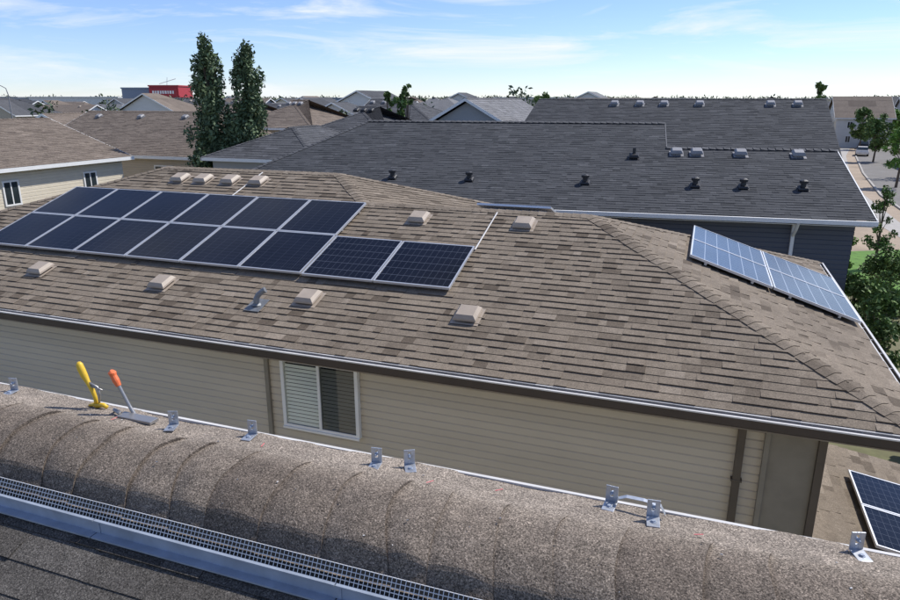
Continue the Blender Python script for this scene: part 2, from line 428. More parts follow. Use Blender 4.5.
for u,v in ((181,180),(204,181),(231,182),(259,183),(419,220),(524,226),(42,271),(163,285),(309,300),(468,317)):
    x,n=pix_front(u,v); roof_vent(vm,onf(x,n),ux,vs,.34,.13)
vm.build('roof_vents',M_vent,nh)
x,n=pix_front(257,306); P=onf(x,n); gv=MB()
gv.box(-.14,.14,-.17,.17,.018,.024,0,Matrix.Translation(P)@Matrix.Rotation(math.atan(S),4,'X'))
gv.tube([P,P+Vector((0,0,.12)),P+Vector((.025,.02,.18)),P+Vector((.075,.05,.23)),P+Vector((.13,.07,.26))],[.05,.048,.045,.042,.05],0,12)
gv.tube([P+Vector((0,0,.02)),P+Vector((0,0,.05))],[.085,.052],0,12)
gv.build('exhaust_pipe',plain('weathered_metal',(.20,.21,.22),.5,.3,.2,12),nh,bevel=.004)

# ================================================================== GENERIC HOUSE
def quadwall(mb,p0,p1,z0,z1,out,detailed=False,mi=0):
    if detailed: siding(mb,p0,p1,z0,z1,out,.16,.02,mi)
    else: mb.poly([(*p0,z0),(*p1,z0),(*p1,z1),(*p0,z1)],mi,.5)
def add_window(mb,c,along,out,w,hh,z):
    a=Vector((*along,0));o=Vector((*out,0)); c=Vector((*c,z))
    M=Matrix(((a.x,o.x,0,c.x),(a.y,o.y,0,c.y),(0,0,1,c.z),(0,0,0,1)))
    f=.08
    mb.box(-w/2,w/2,.0,.05,0,f,0,M);mb.box(-w/2,w/2,.0,.05,hh-f,hh,0,M)
    mb.box(-w/2,-w/2+f,.0,.05,f,hh-f,0,M);mb.box(w/2-f,w/2,.0,.05,f,hh-f,0,M);mb.box(-.03,.03,0,.045,f,hh-f,0,M)
    mb.box(-w/2+f,w/2-f,.0,.02,f,hh-f,1,M)
def house(name,x0,x1,y0,y1,ze,roofm,wallm,ang=A20,axis='x',ends=('hip','hip'),pitch=S*1.1,expo=.3,tabw=.6,vents=3,detail=False,fascia=None,windows=True,hipk=(1,1),thick=.02,seed=0):
    e=frame(name,(x0+x1)/2,(y0+y1)/2,ang)
    T=(lambda a,b,z:(a,b,z)) if axis=='x' else (lambda a,b,z:(b,a,z))
    if axis=='x': A0,A1,B0,B1=x0,x1,y0,y1
    else: A0,A1,B0,B1=y0,y1,x0,x1
    hw=(B1-B0)/2; bm=(B0+B1)/2; zr=ze+hw*pitch
    r0=A0+(hw*hipk[0] if ends[0]=='hip' else 0); r1=A1-(hw*hipk[1] if ends[1]=='hip' else 0)
    polys=[[T(A0,B0,ze),T(A1,B0,ze),T(r1,bm,zr),T(r0,bm,zr)],[T(A0,B1,ze),T(A1,B1,ze),T(r1,bm,zr),T(r0,bm,zr)]]
    if ends[0]=='hip': polys.append([T(A0,B0,ze),T(A0,B1,ze),T(r0,bm,zr)])
    if ends[1]=='hip': polys.append([T(A1,B0,ze),T(A1,B1,ze),T(r1,bm,zr)])
    shingles('roof',polys,roofm,e,expo,tabw,thick,seed)
    if expo<1:
        c=MB(); n0=T(0,-pitch,1); n1=T(0,pitch,1)
        caps(c,T(r0,bm,zr),T(r1,bm,zr),n0,n1,.3,.17,.02,.02)
        if ends[0]=='hip':
            ne=T(-pitch/hipk[0],0,1); caps(c,T(A0,B0,ze),T(r0,bm,zr),n0,ne,.3,.17,.02,.02); caps(c,T(A0,B1,ze),T(r0,bm,zr),n1,ne,.3,.17,.02,.02)
        if ends[1]=='hip':
            ne=T(pitch/hipk[1],0,1); caps(c,T(A1,B0,ze),T(r1,bm,zr),n0,ne,.3,.17,.02,.02); caps(c,T(A1,B1,ze),T(r1,bm,zr),n1,ne,.3,.17,.02,.02)
        c.build('ridge_caps',roofm,e)
    o=.45; w=MB()
    a0,a1,b0,b1=A0+o,A1-o,B0+o,B1-o; zt=ze-.02
    def V(p):
        q=T(p[0],p[1],0); return (q[0],q[1])
    for p,q,out in (((a0,b0),(a1,b0),(0,-1)),((a1,b0),(a1,b1),(1,0)),((a1,b1),(a0,b1),(0,1)),((a0,b1),(a0,b0),(-1,0))):
        quadwall(w,V(p),V(q),0,zt,V(out),detail)
    if ends[0]=='gable': w.poly([T(a0,b0,zt),T(a0,b1,zt),T(a0,bm,zt+(hw-o)*pitch)],0,.5)
    if ends[1]=='gable': w.poly([T(a1,b0,zt),T(a1,b1,zt),T(a1,bm,zt+(hw-o)*pitch)],0,.5)
    w.build('walls',wallm,e)
    tm=MB()
    for (p,q) in (((A0,B0),(A1,B0)),((A0,B1),(A1,B1)),((A0,B0),(A0,B1)),((A1,B0),(A1,B1))):
        if p[0]==q[0]:
            k=0 if p[0]==A0 else 1
            if ends[k]=='gable':
                aa=p[0]; sg=-1 if k==0 else 1
                for bb0,bb1 in ((B0,bm),(B1,bm)):
                    P=[T(aa+sg*d,bb,z) for d in (.0,.03) for bb,z in ((bb0,ze-.2),(bb1,zr-.2),(bb1,zr+.005),(bb0,ze+.005))]
                    i=len(tm.v); tm.v+=P
                    for f in ((0,1,2,3),(4,5,6,7),(0,1,5,4),(1,2,6,5),(2,3,7,6),(3,0,4,7)):
                        tm.f.append(tuple(i+kk for kk in f)); tm.m.append(0); tm.r.append([(.5,.5)]*4)
                continue
        P=T(p[0],p[1],0);Q=T(q[0],q[1],0)
        xs=sorted((P[0],Q[0]));ys=sorted((P[1],Q[1]))
        tm.box(xs[0]-.06,xs[1]+.06,ys[0]-.06,ys[1]+.06,ze-.2,ze-.012,0)
    tm.build('fascia',fascia or M_white,e)
    if windows:
        wm=MB()
        def put(p,q,out):
            L=math.dist(p,q); k=max(1,int(L/4.2)); al=((q[0]-p[0])/L,(q[1]-p[1])/L)
            for i in range(k):
                c=(p[0]+al[0]*L*(i+.5)/k,p[1]+al[1]*L*(i+.5)/k)
                for z in (.9,ze-1.9):
                    ww=random.choice((1.2,1.6,.9)); add_window(wm,(c[0]+out[0]*.022,c[1]+out[1]*.022),al,out,ww,1.25,z)
        X0,X1,Y0,Y1=x0+o,x1-o,y0+o,y1-o
        put((X0,Y0),(X1,Y0),(0,-1)); put((X1,Y0),(X1,Y1),(1,0)); put((X0,Y0),(X0,Y1),(-1,0))
        wm.build('windows',[M_white,M_glass],e)
    if vents:
        vm=MB()
        for i in range(vents):
            a=r0+(r1-r0)*(i+.5)/vents; b=bm-hw*.16
            P=Vector(T(a,b,zr-hw*.16*pitch)); uu=Vector(T(1,0,0)); vv=Vector(T(0,1,pitch)); vv=Vector((vv.x,vv.y,pitch))
            roof_vent(vm,P,uu,vv,.42,.2)
        vm.build('roof_vents',random.choice((M_ventlt,M_black,M_vent)),e)
    return e

# ---------------- dark row house A
AA=math.radians(-14)
ra=frame('charcoal_rowhouse',-4,29,AA)
ea=CAMZ-3.4; NE=22.2; NR=29.7; NL=27.25; zz=lambda n: ea+(n-NE)*S
XRa=7.35; XS=1.56; XLa=-11.15; XC=-15.5
shingles('roof',[[(XC,NE,ea),(XRa,NE,ea),(XRa,NL,zz(NL)),(XC+(NL-NE)*(XLa-XC)/(NR-NE),NL,zz(NL))],
                 [(XC+(NL-NE)*(XLa-XC)/(NR-NE),NL,zz(NL)),(XS,NL,zz(NL)),(XS,NR,zz(NR)),(XLa,NR,zz(NR))],
                 [(XC,2*NR-NE,ea),(XS,2*NR-NE,ea),(XS,NR,zz(NR)),(XLa,NR,zz(NR))],
                 [(XS,2*NL-NE,ea),(XRa,2*NL-NE,ea),(XRa,NL,zz(NL)),(XS,NL,zz(NL))],
                 [(XC,NE,ea),(XC,2*NR-NE,ea),(XLa,NR,zz(NR))]],M_grey,ra,.17,.3,.016,11)
c=MB(); caps(c,(XS,NL,zz(NL)),(XRa,NL,zz(NL)),nf,nb_,.25,.16,.03,.03); caps(c,(XLa,NR,zz(NR)),(XS,NR,zz(NR)),nf,nb_,.25,.16,.03,.03)
caps(c,(XC,NE,ea),(XLa,NR,zz(NR)),nf,(-.57,0,1),.25,.16,.016,.02); c.build('ridge_caps',M_bggrey,ra)
w=MB(); 
siding(w,(XC+.5,NE+.5),(XRa-.4,NE+.5),0,ea-.02,(0,-1),.15,.02)
siding(w,(XRa-.4,NE+.5),(XRa-.4,2*NL-NE-.5),0,ea-.02,(1,0),.15,.02)
w.poly([(XRa-.4,NE+.5,ea-.02),(XRa-.4,2*NL-NE-.5,ea-.02),(XRa-.4,NL,zz(NL)-.2)],0)
w.poly([(XS-.3,NL,zz(NL)-.1),(XS-.3,2*NR-NE-.5,ea-.02),(XS-.3,NR,zz(NR)-.15)],0)
w.poly([(XC+.5,NE+.5,0),(XC+.5,2*NR-NE-.5,0),(XC+.5,2*NR-NE-.5,ea),(XC+.5,NE+.5,ea)],0)
w.build('walls',M_dksid,ra)
t=MB(); t.box(XC,XRa+.02,NE-.12,NE-.0,ea-.14,ea-.015,0); t.box(XC,XRa-.02,NE-.0,NE+.5,ea-.2,ea-.18,0)
for aa,b0,b1,za,zb_ in ((XRa,NE,NL,ea,zz(NL)),(XRa,2*NL-NE,NL,ea,zz(NL)),(XS,NL,NR,zz(NL),zz(NR)),(XS,2*NR-NE,NR,ea,zz(NR))):
    P=[(aa+d,bb,z) for d in (.0,.03) for bb,z in ((b0,za-.18),(b1,zb_-.18),(b1,zb_+.02),(b0,za+.02))]
    i=len(t.v); t.v+=P
    for f in ((0,1,2,3),(4,5,6,7),(0,1,5,4),(1,2,6,5),(2,3,7,6),(3,0,4,7)):
        t.f.append(tuple(i+k for k in f)); t.m.append(1 if aa==XS else 0); t.r.append([(.5,.5)]*4)
t.box(5.2,5.3,NE+.38,NE+.478,0,ea-.2,0)
t.tube([(5.25,NE-.05,ea-.15),(5.25,NE+.1,ea-.35),(5.25,NE+.4,ea-.6)],.05,0)
t.build('gutter',[M_white,M_lt],ra)
vm=MB(); uA=Vector((1,0,0)); vA=Vector((0,1,S))
for x,n in ((-8.2,24.1),(-5.3,24.1),(-1.2,24.1),(2.4,24.1),(3.9,24.1),(5.7,24.1)):
    P=Vector((x,n,zz(n))); roof_vent(vm,P,uA,vA,.3,.1)
    vm.tube([P,P+Vector((0,0,.24))],.085,0,10); vm.tube([P+Vector((0,0,.2)),P+Vector((0,0,.28)),P+Vector((0,0,.32))],[.13,.14,.05],0,10)
for x,n in ((.4,26.3),):
    P=Vector((x,n,zz(n))); roof_vent(vm,P,uA,vA,.34,.16); vm.tube([P,P+Vector((0,0,.35))],.06,0,10)
vm.build('black_vents',M_black,ra)
vm=MB()
for x in (1.9,2.6,4.1,6.0):
    n=26.7; roof_vent(vm,Vector((x,n,zz(n))),uA,vA,.40,.2)
vm.build('grey_vents',M_ventlt,ra)

# ---------------- other houses (eave rect in 20deg frame)
eB=CAMZ-3.1
hb=house('charcoal_rowhouse',-10.4,6.1,36,54,eB,M_grey,M_dksid,ends=('gable','gable'),pitch=.352,expo=.2,tabw=.4,vents=0,seed=21,fascia=M_grey)
vm=MB()
for i,x in enumerate((-5.5,-4.0,-2.6,-.6,3.2,4.6)):
    n=44.0; roof_vent(vm,Vector((x,n,eB+8*.352)),uA,Vector((0,1,.352)),.45,.24)
vm.build('ridge_vents',M_ventlt,hb)
h1=house('brown_roof_house',-44.6,-32,12,32.2,CAMZ-3.2,M_bgbrown,M_cream,axis='y',ends=('hip','gable'),pitch=.34,expo=.2,tabw=.4,vents=2,detail=True,seed=22)
h2=house('brown_roof_house',-47,-31.5,36.8,50,CAMZ-3.6,M_bgbrown,M_beige2,ends=('gable','hip'),pitch=.42,expo=.2,tabw=.4,vents=3,detail=True,hipk=(1,.45),seed=23)
g1=house('gabled_grey_house',-19.5,-10.8,44,58,CAMZ-2.3,M_lt,M_greysid,axis='y',ends=('gable','gable'),pitch=.56,expo=.25,tabw=.5,vents=0,windows=True,seed=24)
HP=('hip','hip')
specs=[(-28.5,-20.5,34,45,3.3,M_bggrey,M_greysid,'y',HP),(-31,-22,47,58,2.8,M_bggrey,M_cream,'x',HP),(-21,-13,60,74,2.4,M_bggrey,M_beige2,'y',HP),
(-44,-34,56,68,2.5,M_bgbrown,M_beige2,'x',HP),(-58,-48,44,58,3.2,M_bgbrown,M_cream,'y',('gable','gable')),(-34,-24,62,74,2.4,M_bggrey,M_cream,'x',('gable','hip')),
(-9,1,62,74,2.7,M_bggrey,M_greysid,'x',HP),(-60,-48,66,80,2.8,M_bgbrown,M_beige2,'x',HP)]
for i,(a,b,c_,d,e_,rm,wm_,ax,en) in enumerate(specs):
    house('suburban_house',a,b,c_,d,CAMZ-e_,rm,wm_,axis=ax,ends=en,pitch=.42,expo=.3,tabw=.6,vents=3,seed=30+i)
rr=random.Random(5); k=0
for row,nn in enumerate((86,104,124,146,172,205,250,310)):
    x=-nn*1.55-20
    while x<nn*.62+8:
        wdt=rr.uniform(9,13)*(1+nn/600); dp=rr.uniform(10,13)
        W0=toworld(x+wdt/2,nn,0)
        skip = (W0.x>W0.y*.48 and W0.x<W0.y*.70 and nn<200) or rr.random()<.08
        if not skip:
            house('suburban_house',x,x+wdt,nn,nn+dp,CAMZ-rr.uniform(1.9,3.4),rr.choice((M_bggrey,M_bgbrown,M_bggrey,M_lt)),rr.choice((M_cream,M_beige2,M_whitesid,M_greysid,M_whitesid)),axis=rr.choice('xxy'),ends=rr.choice((('hip','hip'),('gable','gable'),('gable','hip'))),pitch=.46,expo=6,tabw=6,vents=2 if nn<140 else 0,windows=nn<180,thick=.03,seed=100+k)
        k+=1; x+=wdt+rr.uniform(1.5,5)*(1+nn/300)
def unrot(cx,cy): return (math.cos(-A20)*cx-math.sin(-A20)*cy, math.sin(-A20)*cx+math.cos(-A20)*cy)
for i,(cx,cy) in enumerate(((79,136),(92,152),(106,158),(84,172),(122,190),(76,160),(140,205))):
    px,py=unrot(cx,cy)
    house('suburban_house',px-5,px+5,py-6,py+7,5.4,(M_bgbrown,M_bggrey,M_lt)[i%3],(M_whitesid,M_cream,M_greysid)[i%3],axis='y' if i%2 else 'x',ends=('gable','gable'),pitch=.6,expo=2,tabw=3,vents=0,seed=200+i)

# ================================================================== OWN ROOF (foreground)
oh=frame('near_house',-1,0)
C=CAMZ
X0,X1=-8.5,3.2
YM=1.965
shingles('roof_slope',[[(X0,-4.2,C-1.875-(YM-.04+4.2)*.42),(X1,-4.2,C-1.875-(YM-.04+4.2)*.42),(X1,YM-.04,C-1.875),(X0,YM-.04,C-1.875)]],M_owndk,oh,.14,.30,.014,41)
def prof(y):
    pts=[(YM-.01,-1.782),(YM+.02,-1.742),(2.06,-1.678),(2.16,-1.634),(2.27,-1.612),(2.36,-1.612),(2.46,-1.628),(2.56,-1.647),(2.66,-1.668)]
    if y<=pts[0][0]: return pts[0][1]
    for (a,za),(b,zb_) in zip(pts,pts[1:]):
        if y<=b:
            t=(y-a)/(b-a); return za+(zb_-za)*t
    return pts[-1][1]
def sprof(y): return sum(prof(y+d)*w_ for d,w_ in ((-.035,.15),(-.018,.2),(0,.3),(.018,.2),(.035,.15)))
ys=np.concatenate([np.linspace(YM-.01,2.42,38),np.linspace(2.43,2.66,10)])
rs=random.Random(9)
edges=[X0]
while edges[-1]<X1: edges.append(edges[-1]+rs.uniform(.21,.31))
xs=[];info=[]
for i in range(len(edges)-1):
    L=edges[i+1]-edges[i]; m=16
    for j in range(m+1):
        xs.append(edges[i]+L*j/m*.999+(0.0005 if j==0 else 0)); info.append((i,j/m))
verts=[];rn=[]
amp=[rs.uniform(.001,.007) for _ in edges]; tilt=[rs.uniform(-.09,.09) for _ in edges]; cur=[rs.uniform(.3,1.4) for _ in edges]
lam=[rs.uniform(.004,.016) for _ in edges]; shf=[rs.uniform(.003,.028) for _ in edges]
def wobf(i,y):
    i=min(i,len(tilt)-1)
    return tilt[i]*(y-2.2)+.005*math.sin(14*y+i*1.7)+.07*cur[i]*((y-2.27)/.3)**2-.02
for (x,(i,f)) in zip(xs,info):
    for y in ys:
        q=min(1,max(0,(2.44-y)/.03)); q2=min(1,max(0,(y-YM-.01)/.06))
        lift=lam[i]*(f**1.6)*q*(.35+.65*q2)
        near=min(1,max(0,(2.36-y)/.3))*q2
        z=sprof(y) if q<.5 else prof(YM-.01)*(1-q2)+q2*sprof(y+shf[i]*(math.sin(math.pi*f)-.5)*min(1,max(0,(2.42-y)/.12)))
        bulge=amp[i]*math.sin(math.pi*f)*near+(.006*math.sin(3.1*x)+.004*math.sin(7.3*x+4*y)+.0025*math.sin(23*x-7*y)+.002*math.sin(31*y+5*x))*q2
        wob=wobf(i,y)*(1-f)+wobf(i+1,y)*f
        verts.append((x+wob,y,C+z+lift+bulge))
    rn.append(.22+.36*((i*7919)%13)/13)
ny=len(ys); faces=[];uvs=[]
for a in range(len(xs)-1):
    for b in range(ny-1):
        faces.append((a*ny+b,(a+1)*ny+b,(a+1)*ny+b+1,a*ny+b+1))
        step=info[a][1]==1
        for bb,aa in ((b,a),(b,a+1),(b+1,a+1),(b+1,a)):
            fr_=info[aa][1] if not step else 0
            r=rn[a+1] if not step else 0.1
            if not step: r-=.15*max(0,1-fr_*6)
            far_sunlit=min(1,max(0,(ys[bb]-2.30)/.14))
            if not step: r=r*(1-far_sunlit)+.84*far_sunlit  # far strip painted lighter, as if catching the sun
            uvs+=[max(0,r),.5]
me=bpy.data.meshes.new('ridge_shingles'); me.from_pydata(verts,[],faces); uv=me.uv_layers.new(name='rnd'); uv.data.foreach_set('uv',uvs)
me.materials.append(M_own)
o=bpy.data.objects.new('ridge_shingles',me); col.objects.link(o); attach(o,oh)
t=MB()
t.box(X0,X1,2.655,2.672,C-1.74,C-1.664,1); t.box(X0,X1,2.672,2.679,C-1.76,C-1.672,1)
t.box(X0,X1,2.62,2.655,C-1.9,C-1.70,0)
t.build('drip_edge',[M_fascia,M_drip],oh)
w=MB(); siding(w,(X1-.4,2.5),(X0+.4,2.5),0,C-1.9,(0,1)); w.box(X0+.4,X1-.4,-3.5,2.49,0,C-4.6,0); w.build('walls',M_siding,oh)
t=MB(); x=X0
while x<X1:
    L=1.22; t.box(x+.003,x+L-.003,YM-.036,YM-.030,C-1.885,C-1.80,0)
    t.box(x+.003,x+L-.003,YM-.05,YM-.036,C-1.803,C-1.796,0)
    t.box(x+.003,x+L-.003,YM-.075,YM-.036,C-1.872,C-1.864,0)
    t.box(x-.02,x+.022,YM-.040,YM-.0365,C-1.863,C-1.803,0); x+=L
t.build('vent_flashing',M_galv,oh)
t=MB(); t.poly([(X0,YM-.028,C-1.815),(X1,YM-.028,C-1.815),(X1,YM+.02,C-1.757),(X0,YM+.02,C-1.757)],0); t.build('vent_gap_shade',M_dark,oh)  # dark sheet behind the mesh, painted shade of the vent interior
t=MB()
def mp(q): return (YM-.034+.036*q, C-1.80+.062*q)
for q in (0,.25,.5,.75,1):
    y,z=mp(q); t.box(X0,X1,y-.0013,y+.0013,z,z+.0026,0)
x=X0
ya,za=mp(0);yb,zb_=mp(1)
while x<X1:
    j=random.uniform(-.001,.001)
    t.poly([(x+j,ya-.002,za+.003),(x+j+.0026,ya-.002,za+.003),(x+j+.0026,yb,zb_+.004),(x+j,yb,zb_+.004)],0); x+=.019
t.build('vent_mesh',M_wire,oh)

def bracket(x,n,z,rot):
    e=frame('mounting_bracket',x,n,A20,z); k=.92
    m=MB(); M=Matrix.Translation((x,n,z))@Matrix.Rotation(rot,4,'Z')@Matrix.Diagonal((k,k,k,1))
    m.box(-.028,.028,-.05,.035,0,.006,0,M)
    m.box(-.028,-.007,.029,.035,.006,.085,0,M);m.box(.007,.028,.029,.035,.006,.085,0,M)
    m.box(-.007,.007,.029,.035,.006,.03,0,M);m.box(-.007,.007,.029,.035,.072,.085,0,M)
    m.build('plate',M_dull,e,bevel=.0012)
    m=MB(); P=Vector((x,n,z)); R=Matrix.Rotation(rot,3,'Z')
    def tb(a,b,r): m.tube([P+R@(Vector(a)*k),P+R@(Vector(b)*k)],r*k,0,6)
    tb((0,-.015,.006),(0,-.015,.014),.009); tb((0,-.015,.006),(0,-.015,.0085),.014)
    tb((0,.045,.052),(0,.01,.052),.0045); tb((0,.029,.052),(0,.02,.052),.009)
    m.build('bolt',M_galv,e)
for x,n,r in ((-3.66,2.54,.2),(-2.454,2.498,.35),(-2.03,2.573,.1),(-1.298,2.518,.15),(-1.145,2.574,.5),(-.234,2.588,-.1),(-.054,2.517,.1),(.692,2.583,.3)):
    bracket(x,n,C+prof(n)+.009,r)
e=frame('metal_strap',-.14,2.6,A20,C-1.64); m=MB()
pts=[(-.22,2.60,.01),(-.205,2.603,.045),(-.17,2.606,.06),(-.1,2.604,.06),(-.03,2.6,.05),(-.01,2.59,.02)]
for a,b in zip(pts,pts[1:]):
    a=Vector((a[0],a[1],C-1.655+a[2]));b=Vector((b[0],b[1],C-1.655+b[2])); y=Vector((0,.012,0))
    m.poly([a-y,b-y,b+y,a+y],0); m.poly([a-y-Vector((0,0,.003)),b-y-Vector((0,0,.003)),b-y,a-y],0)
m.build('strap',M_dull,e)
M_yel=plain('yellow_plastic',(.72,.46,.03),.45,var=.12,vs=20); M_org=plain('orange_plastic',(.75,.16,.05),.45,var=.12,vs=20); M_steel=plain('steel',(.35,.34,.33),.4,.7)
ZT=C-1.655
e=frame('yellow_caulking_gun',-3.0,2.6,A20,ZT); m=MB()
b=Vector((-3.02,2.58,ZT+.02))
m.tube([b+Vector((-.03,0,.0)),b+Vector((-.032,.0,.05)),b+Vector((-.045,0,.09)),b+Vector((-.07,0,.135)),b+Vector((-.088,0,.17)),b+Vector((-.105,0,.21)),b+Vector((-.112,0,.235)),b+Vector((-.112,0,.248))],[.011,.011,.013,.013,.019,.020,.018,.009],0,12)
m.tube([b+Vector((-.03,0,.0)),b+Vector((.02,0,.010)),b+Vector((.045,.0,.0))],[.016,.013,.010],0,10)
m.tube([b+Vector((-.085,0,-.008)),b+Vector((-.05,0,.002)),b+Vector((-.03,0,.0))],[.008,.011,.014],0,10)
m.tube([b+Vector((-.075,0,.14)),b+Vector((-.04,0,.125)),b+Vector((-.005,0,.115)),b+Vector((.005,0,.07)),b+Vector((-.01,0,.01))],[.005,.006,.006,.006,.005],1,8)
m.tube([b+Vector((-.05,0,.115)),b+Vector((.03,0,.10))],[.008,.004],1,8)
m.build('body',[M_yel,M_steel],e,smooth=True)
e=frame('orange_grip_pry_bar',-2.85,2.6,A20,ZT); m=MB()
b=Vector((-2.80,2.57,ZT+.01))
m.tube([b+Vector((.03,0,0)),b+Vector((0,0,.05)),b+Vector((-.04,0,.13)),b+Vector((-.06,0,.17))],[.011,.010,.010,.011],1,10)
m.tube([b+Vector((-.055,0,.16)),b+Vector((-.07,0,.19)),b+Vector((-.082,0,.215)),b+Vector((-.09,0,.235)),b+Vector((-.085,0,.245))],[.014,.019,.017,.022,.012],0,12)
m.box(-2.83,-2.60,2.50,2.56,ZT+.012,ZT+.03,1); m.tube([(-2.83,2.53,ZT+.03),(-2.88,2.54,ZT+.04),(-2.9,2.56,ZT+.015)],[.012,.01,.006],1,8)
m.build('body',[M_org,M_steel],e,smooth=False,bevel=.002)
m=MB(); e=frame('roofing_debris',-1,2.2,A20,C-1.6)
for i in range(80):
    x=rs.uniform(-4,1.2);y=rs.uniform(2.05,2.62);s=rs.uniform(.002,.005); z=C+prof(y)+.014
    M=Matrix.Translation((x,y,z))@Matrix.Rotation(rs.random()*3,4,'Z'); m.box(-s,s,-s*.5,s*.5,0,s*.6,rs.choice((0,1,2,2,1)),M)
for x,y in ((-1.9,2.5),(-1.0,2.46),(.12,2.47),(-.7,2.52),(-2.8,2.46)):
    M=Matrix.Translation((x,y,C+prof(y)+.010))@Matrix.Rotation(rs.random()*3,4,'Z'); m.box(-.018,.018,-.002,.002,0,.002,3,M)
m.build('bits',[M_drip,M_steel,M_trimbrown,plain('pink_marker',(.7,.2,.2),.8)],e)

# ================================================================== porch roof + panel at lower right
pr=frame('porch',4.5,9.5)
sl=.16
def pz(x): return CAMZ-5.45-(x-2.2)*sl
shingles('roof',[[(8.0,6.8,pz(8)),(8.0,11.7,pz(8)),(1.75,11.7,pz(1.75)),(1.75,6.8,pz(1.75))]],M_brown,pr,.15,.21,.014,51)
w=MB(); w.box(2.0,7.6,7.1,11.4,0,pz(7.6)-.1); w.build('walls',M_siding,pr)
g=MB(); g.box(1.75,8.05,11.7,11.74,pz(8)-.2,pz(8)-.0); g.box(8.0,8.1,6.8,11.7,pz(8)-.15,pz(8)-.02); g.build('gutter',M_drip,pr)
vp=Vector((-1,0,sl)).normalized()
pv_array('solar_array',(2.44+2.0,8.75,pz(4.44)),Vector((0,1,0)),vp,2,2,.98,1.0,pr,M_pv2,.08,6,10)

# ================================================================== ground, roads
def ground_mat():
    m,nt,b=newmat('ground')
    n=noise(nt,.03,6,.6); r=ramp(nt,[(.35,(.10,.12,.04)),(.5,(.16,.15,.08)),(.62,(.27,.22,.15))]); nt.links.new(n.outputs[0],r.inputs[0])
    n2=noise(nt,1.2,5,.7); r2=ramp(nt,[(.3,.75),(.7,1.25)]); nt.links.new(n2.outputs[0],r2.inputs[0])
    nt.links.new(mixc(nt,'MULTIPLY',1,r.outputs[0],r2.outputs[0]),b.inputs['Base Color']); b.inputs['Roughness'].default_value=.95
    return m
gm=MB(); gm.poly([(-5000,-300,0),(5000,-300,0),(5000,9000,0),(-5000,9000,0)]); gm.build('ground',ground_mat())
def ribbon(name,pts,w,z,off=0):
    m=MB(); P=[Vector((x,y,0)) for x,y in pts]; L=[];R=[]
    for i,p in enumerate(P):
        d=(P[min(i+1,len(P)-1)]-P[max(i-1,0)]).normalized(); s=Vector((d.y,-d.x,0))
        L.append(p+s*(off-w/2));R.append(p+s*(off+w/2))
    for i in range(len(P)-1): m.poly([(*R[i].xy,z),(*R[i+1].xy,z),(*L[i+1].xy,z),(*L[i].xy,z)])
    return m
rp=[(27,8),(31,26),(37,45),(44,62),(54,82),(68,108),(86,138),(112,180),(152,240)]
M_soil=plain('tan_soil',(.34,.27,.20),.95,vs=.3,var=.2,bump=.5,bs=3)
for (w_,z_,nm,mt,of) in ((24,.004,'soil_verge',M_soil,0),(8,.008,'road',plain('asphalt',(.17,.16,.15),.9,vs=.4,var=.15),0),(1.5,.014,'sidewalk',M_conc,6.2),(1.5,.014,'sidewalk',M_conc,-6.2)):
    ribbon(nm,rp,w_,z_,of).build(nm,mt)
for of in (4.1,-4.1):
    o=ribbon('kerb',rp,.2,.12,of).build('kerb',M_conc)
    sdm=o.modifiers.new('s','SOLIDIFY'); sdm.thickness=.115; sdm.offset=-1
M_grass=plain('lawn',(.10,.21,.035),.95,vs=2,var=.3,bump=.6,bs=20)
m=MB(); m.poly([(13,30,.02),(24.5,30,.02),(28,40,.02),(14,38,.02)]); m.build('lawn',M_grass)
def car(x,y,rot,colr,name='parked_car'):
    e=frame(name,x,y,0.0); M=Matrix.Translation((x,y,0))@Matrix.Rotation(rot,4,'Z'); m=MB()
    sec=[(-2.2,.45,.75,.72),(-2.1,.35,.95,.86),(-1.4,.3,1.0,.88),(-.6,.3,1.02,.9),(.6,.3,1.0,.9),(1.5,.3,.92,.88),(2.1,.35,.8,.8),(2.25,.45,.65,.65)]
    rings=[[M@Vector(p) for p in ((x_,-w_,zb),(x_,-w_-.02,(zb+zt)/2),(x_,-w_+.06,zt),(x_,w_-.06,zt),(x_,w_+.02,(zb+zt)/2),(x_,w_,zb))] for x_,zb,zt,w_ in sec]
    for A,B in zip(rings,rings[1:]):
        for k in range(6): m.poly([A[k],B[k],B[(k+1)%6],A[(k+1)%6]],0)
    m.poly(rings[0],0); m.poly(rings[-1][::-1],0)
    cab=[(-1.9,1.0,.78),(-1.35,1.42,.66),(.3,1.45,.66),(1.15,.98,.78)]
    L=[M@Vector((a,-w_,z)) for a,z,w_ in cab]; R=[M@Vector((a,w_,z)) for a,z,w_ in cab]
    for k in range(3): m.poly([L[k],L[k+1],R[k+1],R[k]],0 if k==1 else 1)
    m.poly(L,1); m.poly(R[::-1],1)
    for wx in (-1.35,1.4):
        for s in (-1,1): m.tube([M@Vector((wx,s*.70,.33)),M@Vector((wx,s*.93,.33))],.33,2,16)
    m.build('body',[colr,M_glass,M_black],e)
M_cw=plain('white_paint',(.7,.7,.7),.3); M_cd=plain('dark_paint',(.04,.05,.07),.3); M_cr=plain('silver_paint',(.4,.41,.42),.3,.4)
for i,(x,y,r,cc) in enumerate(((66.5,112,1.05,M_cw),(76,128,1.04,M_cd),(60,86,1.05,M_cr),(98,150,1.0,M_cw))): car(x,y,r,cc)
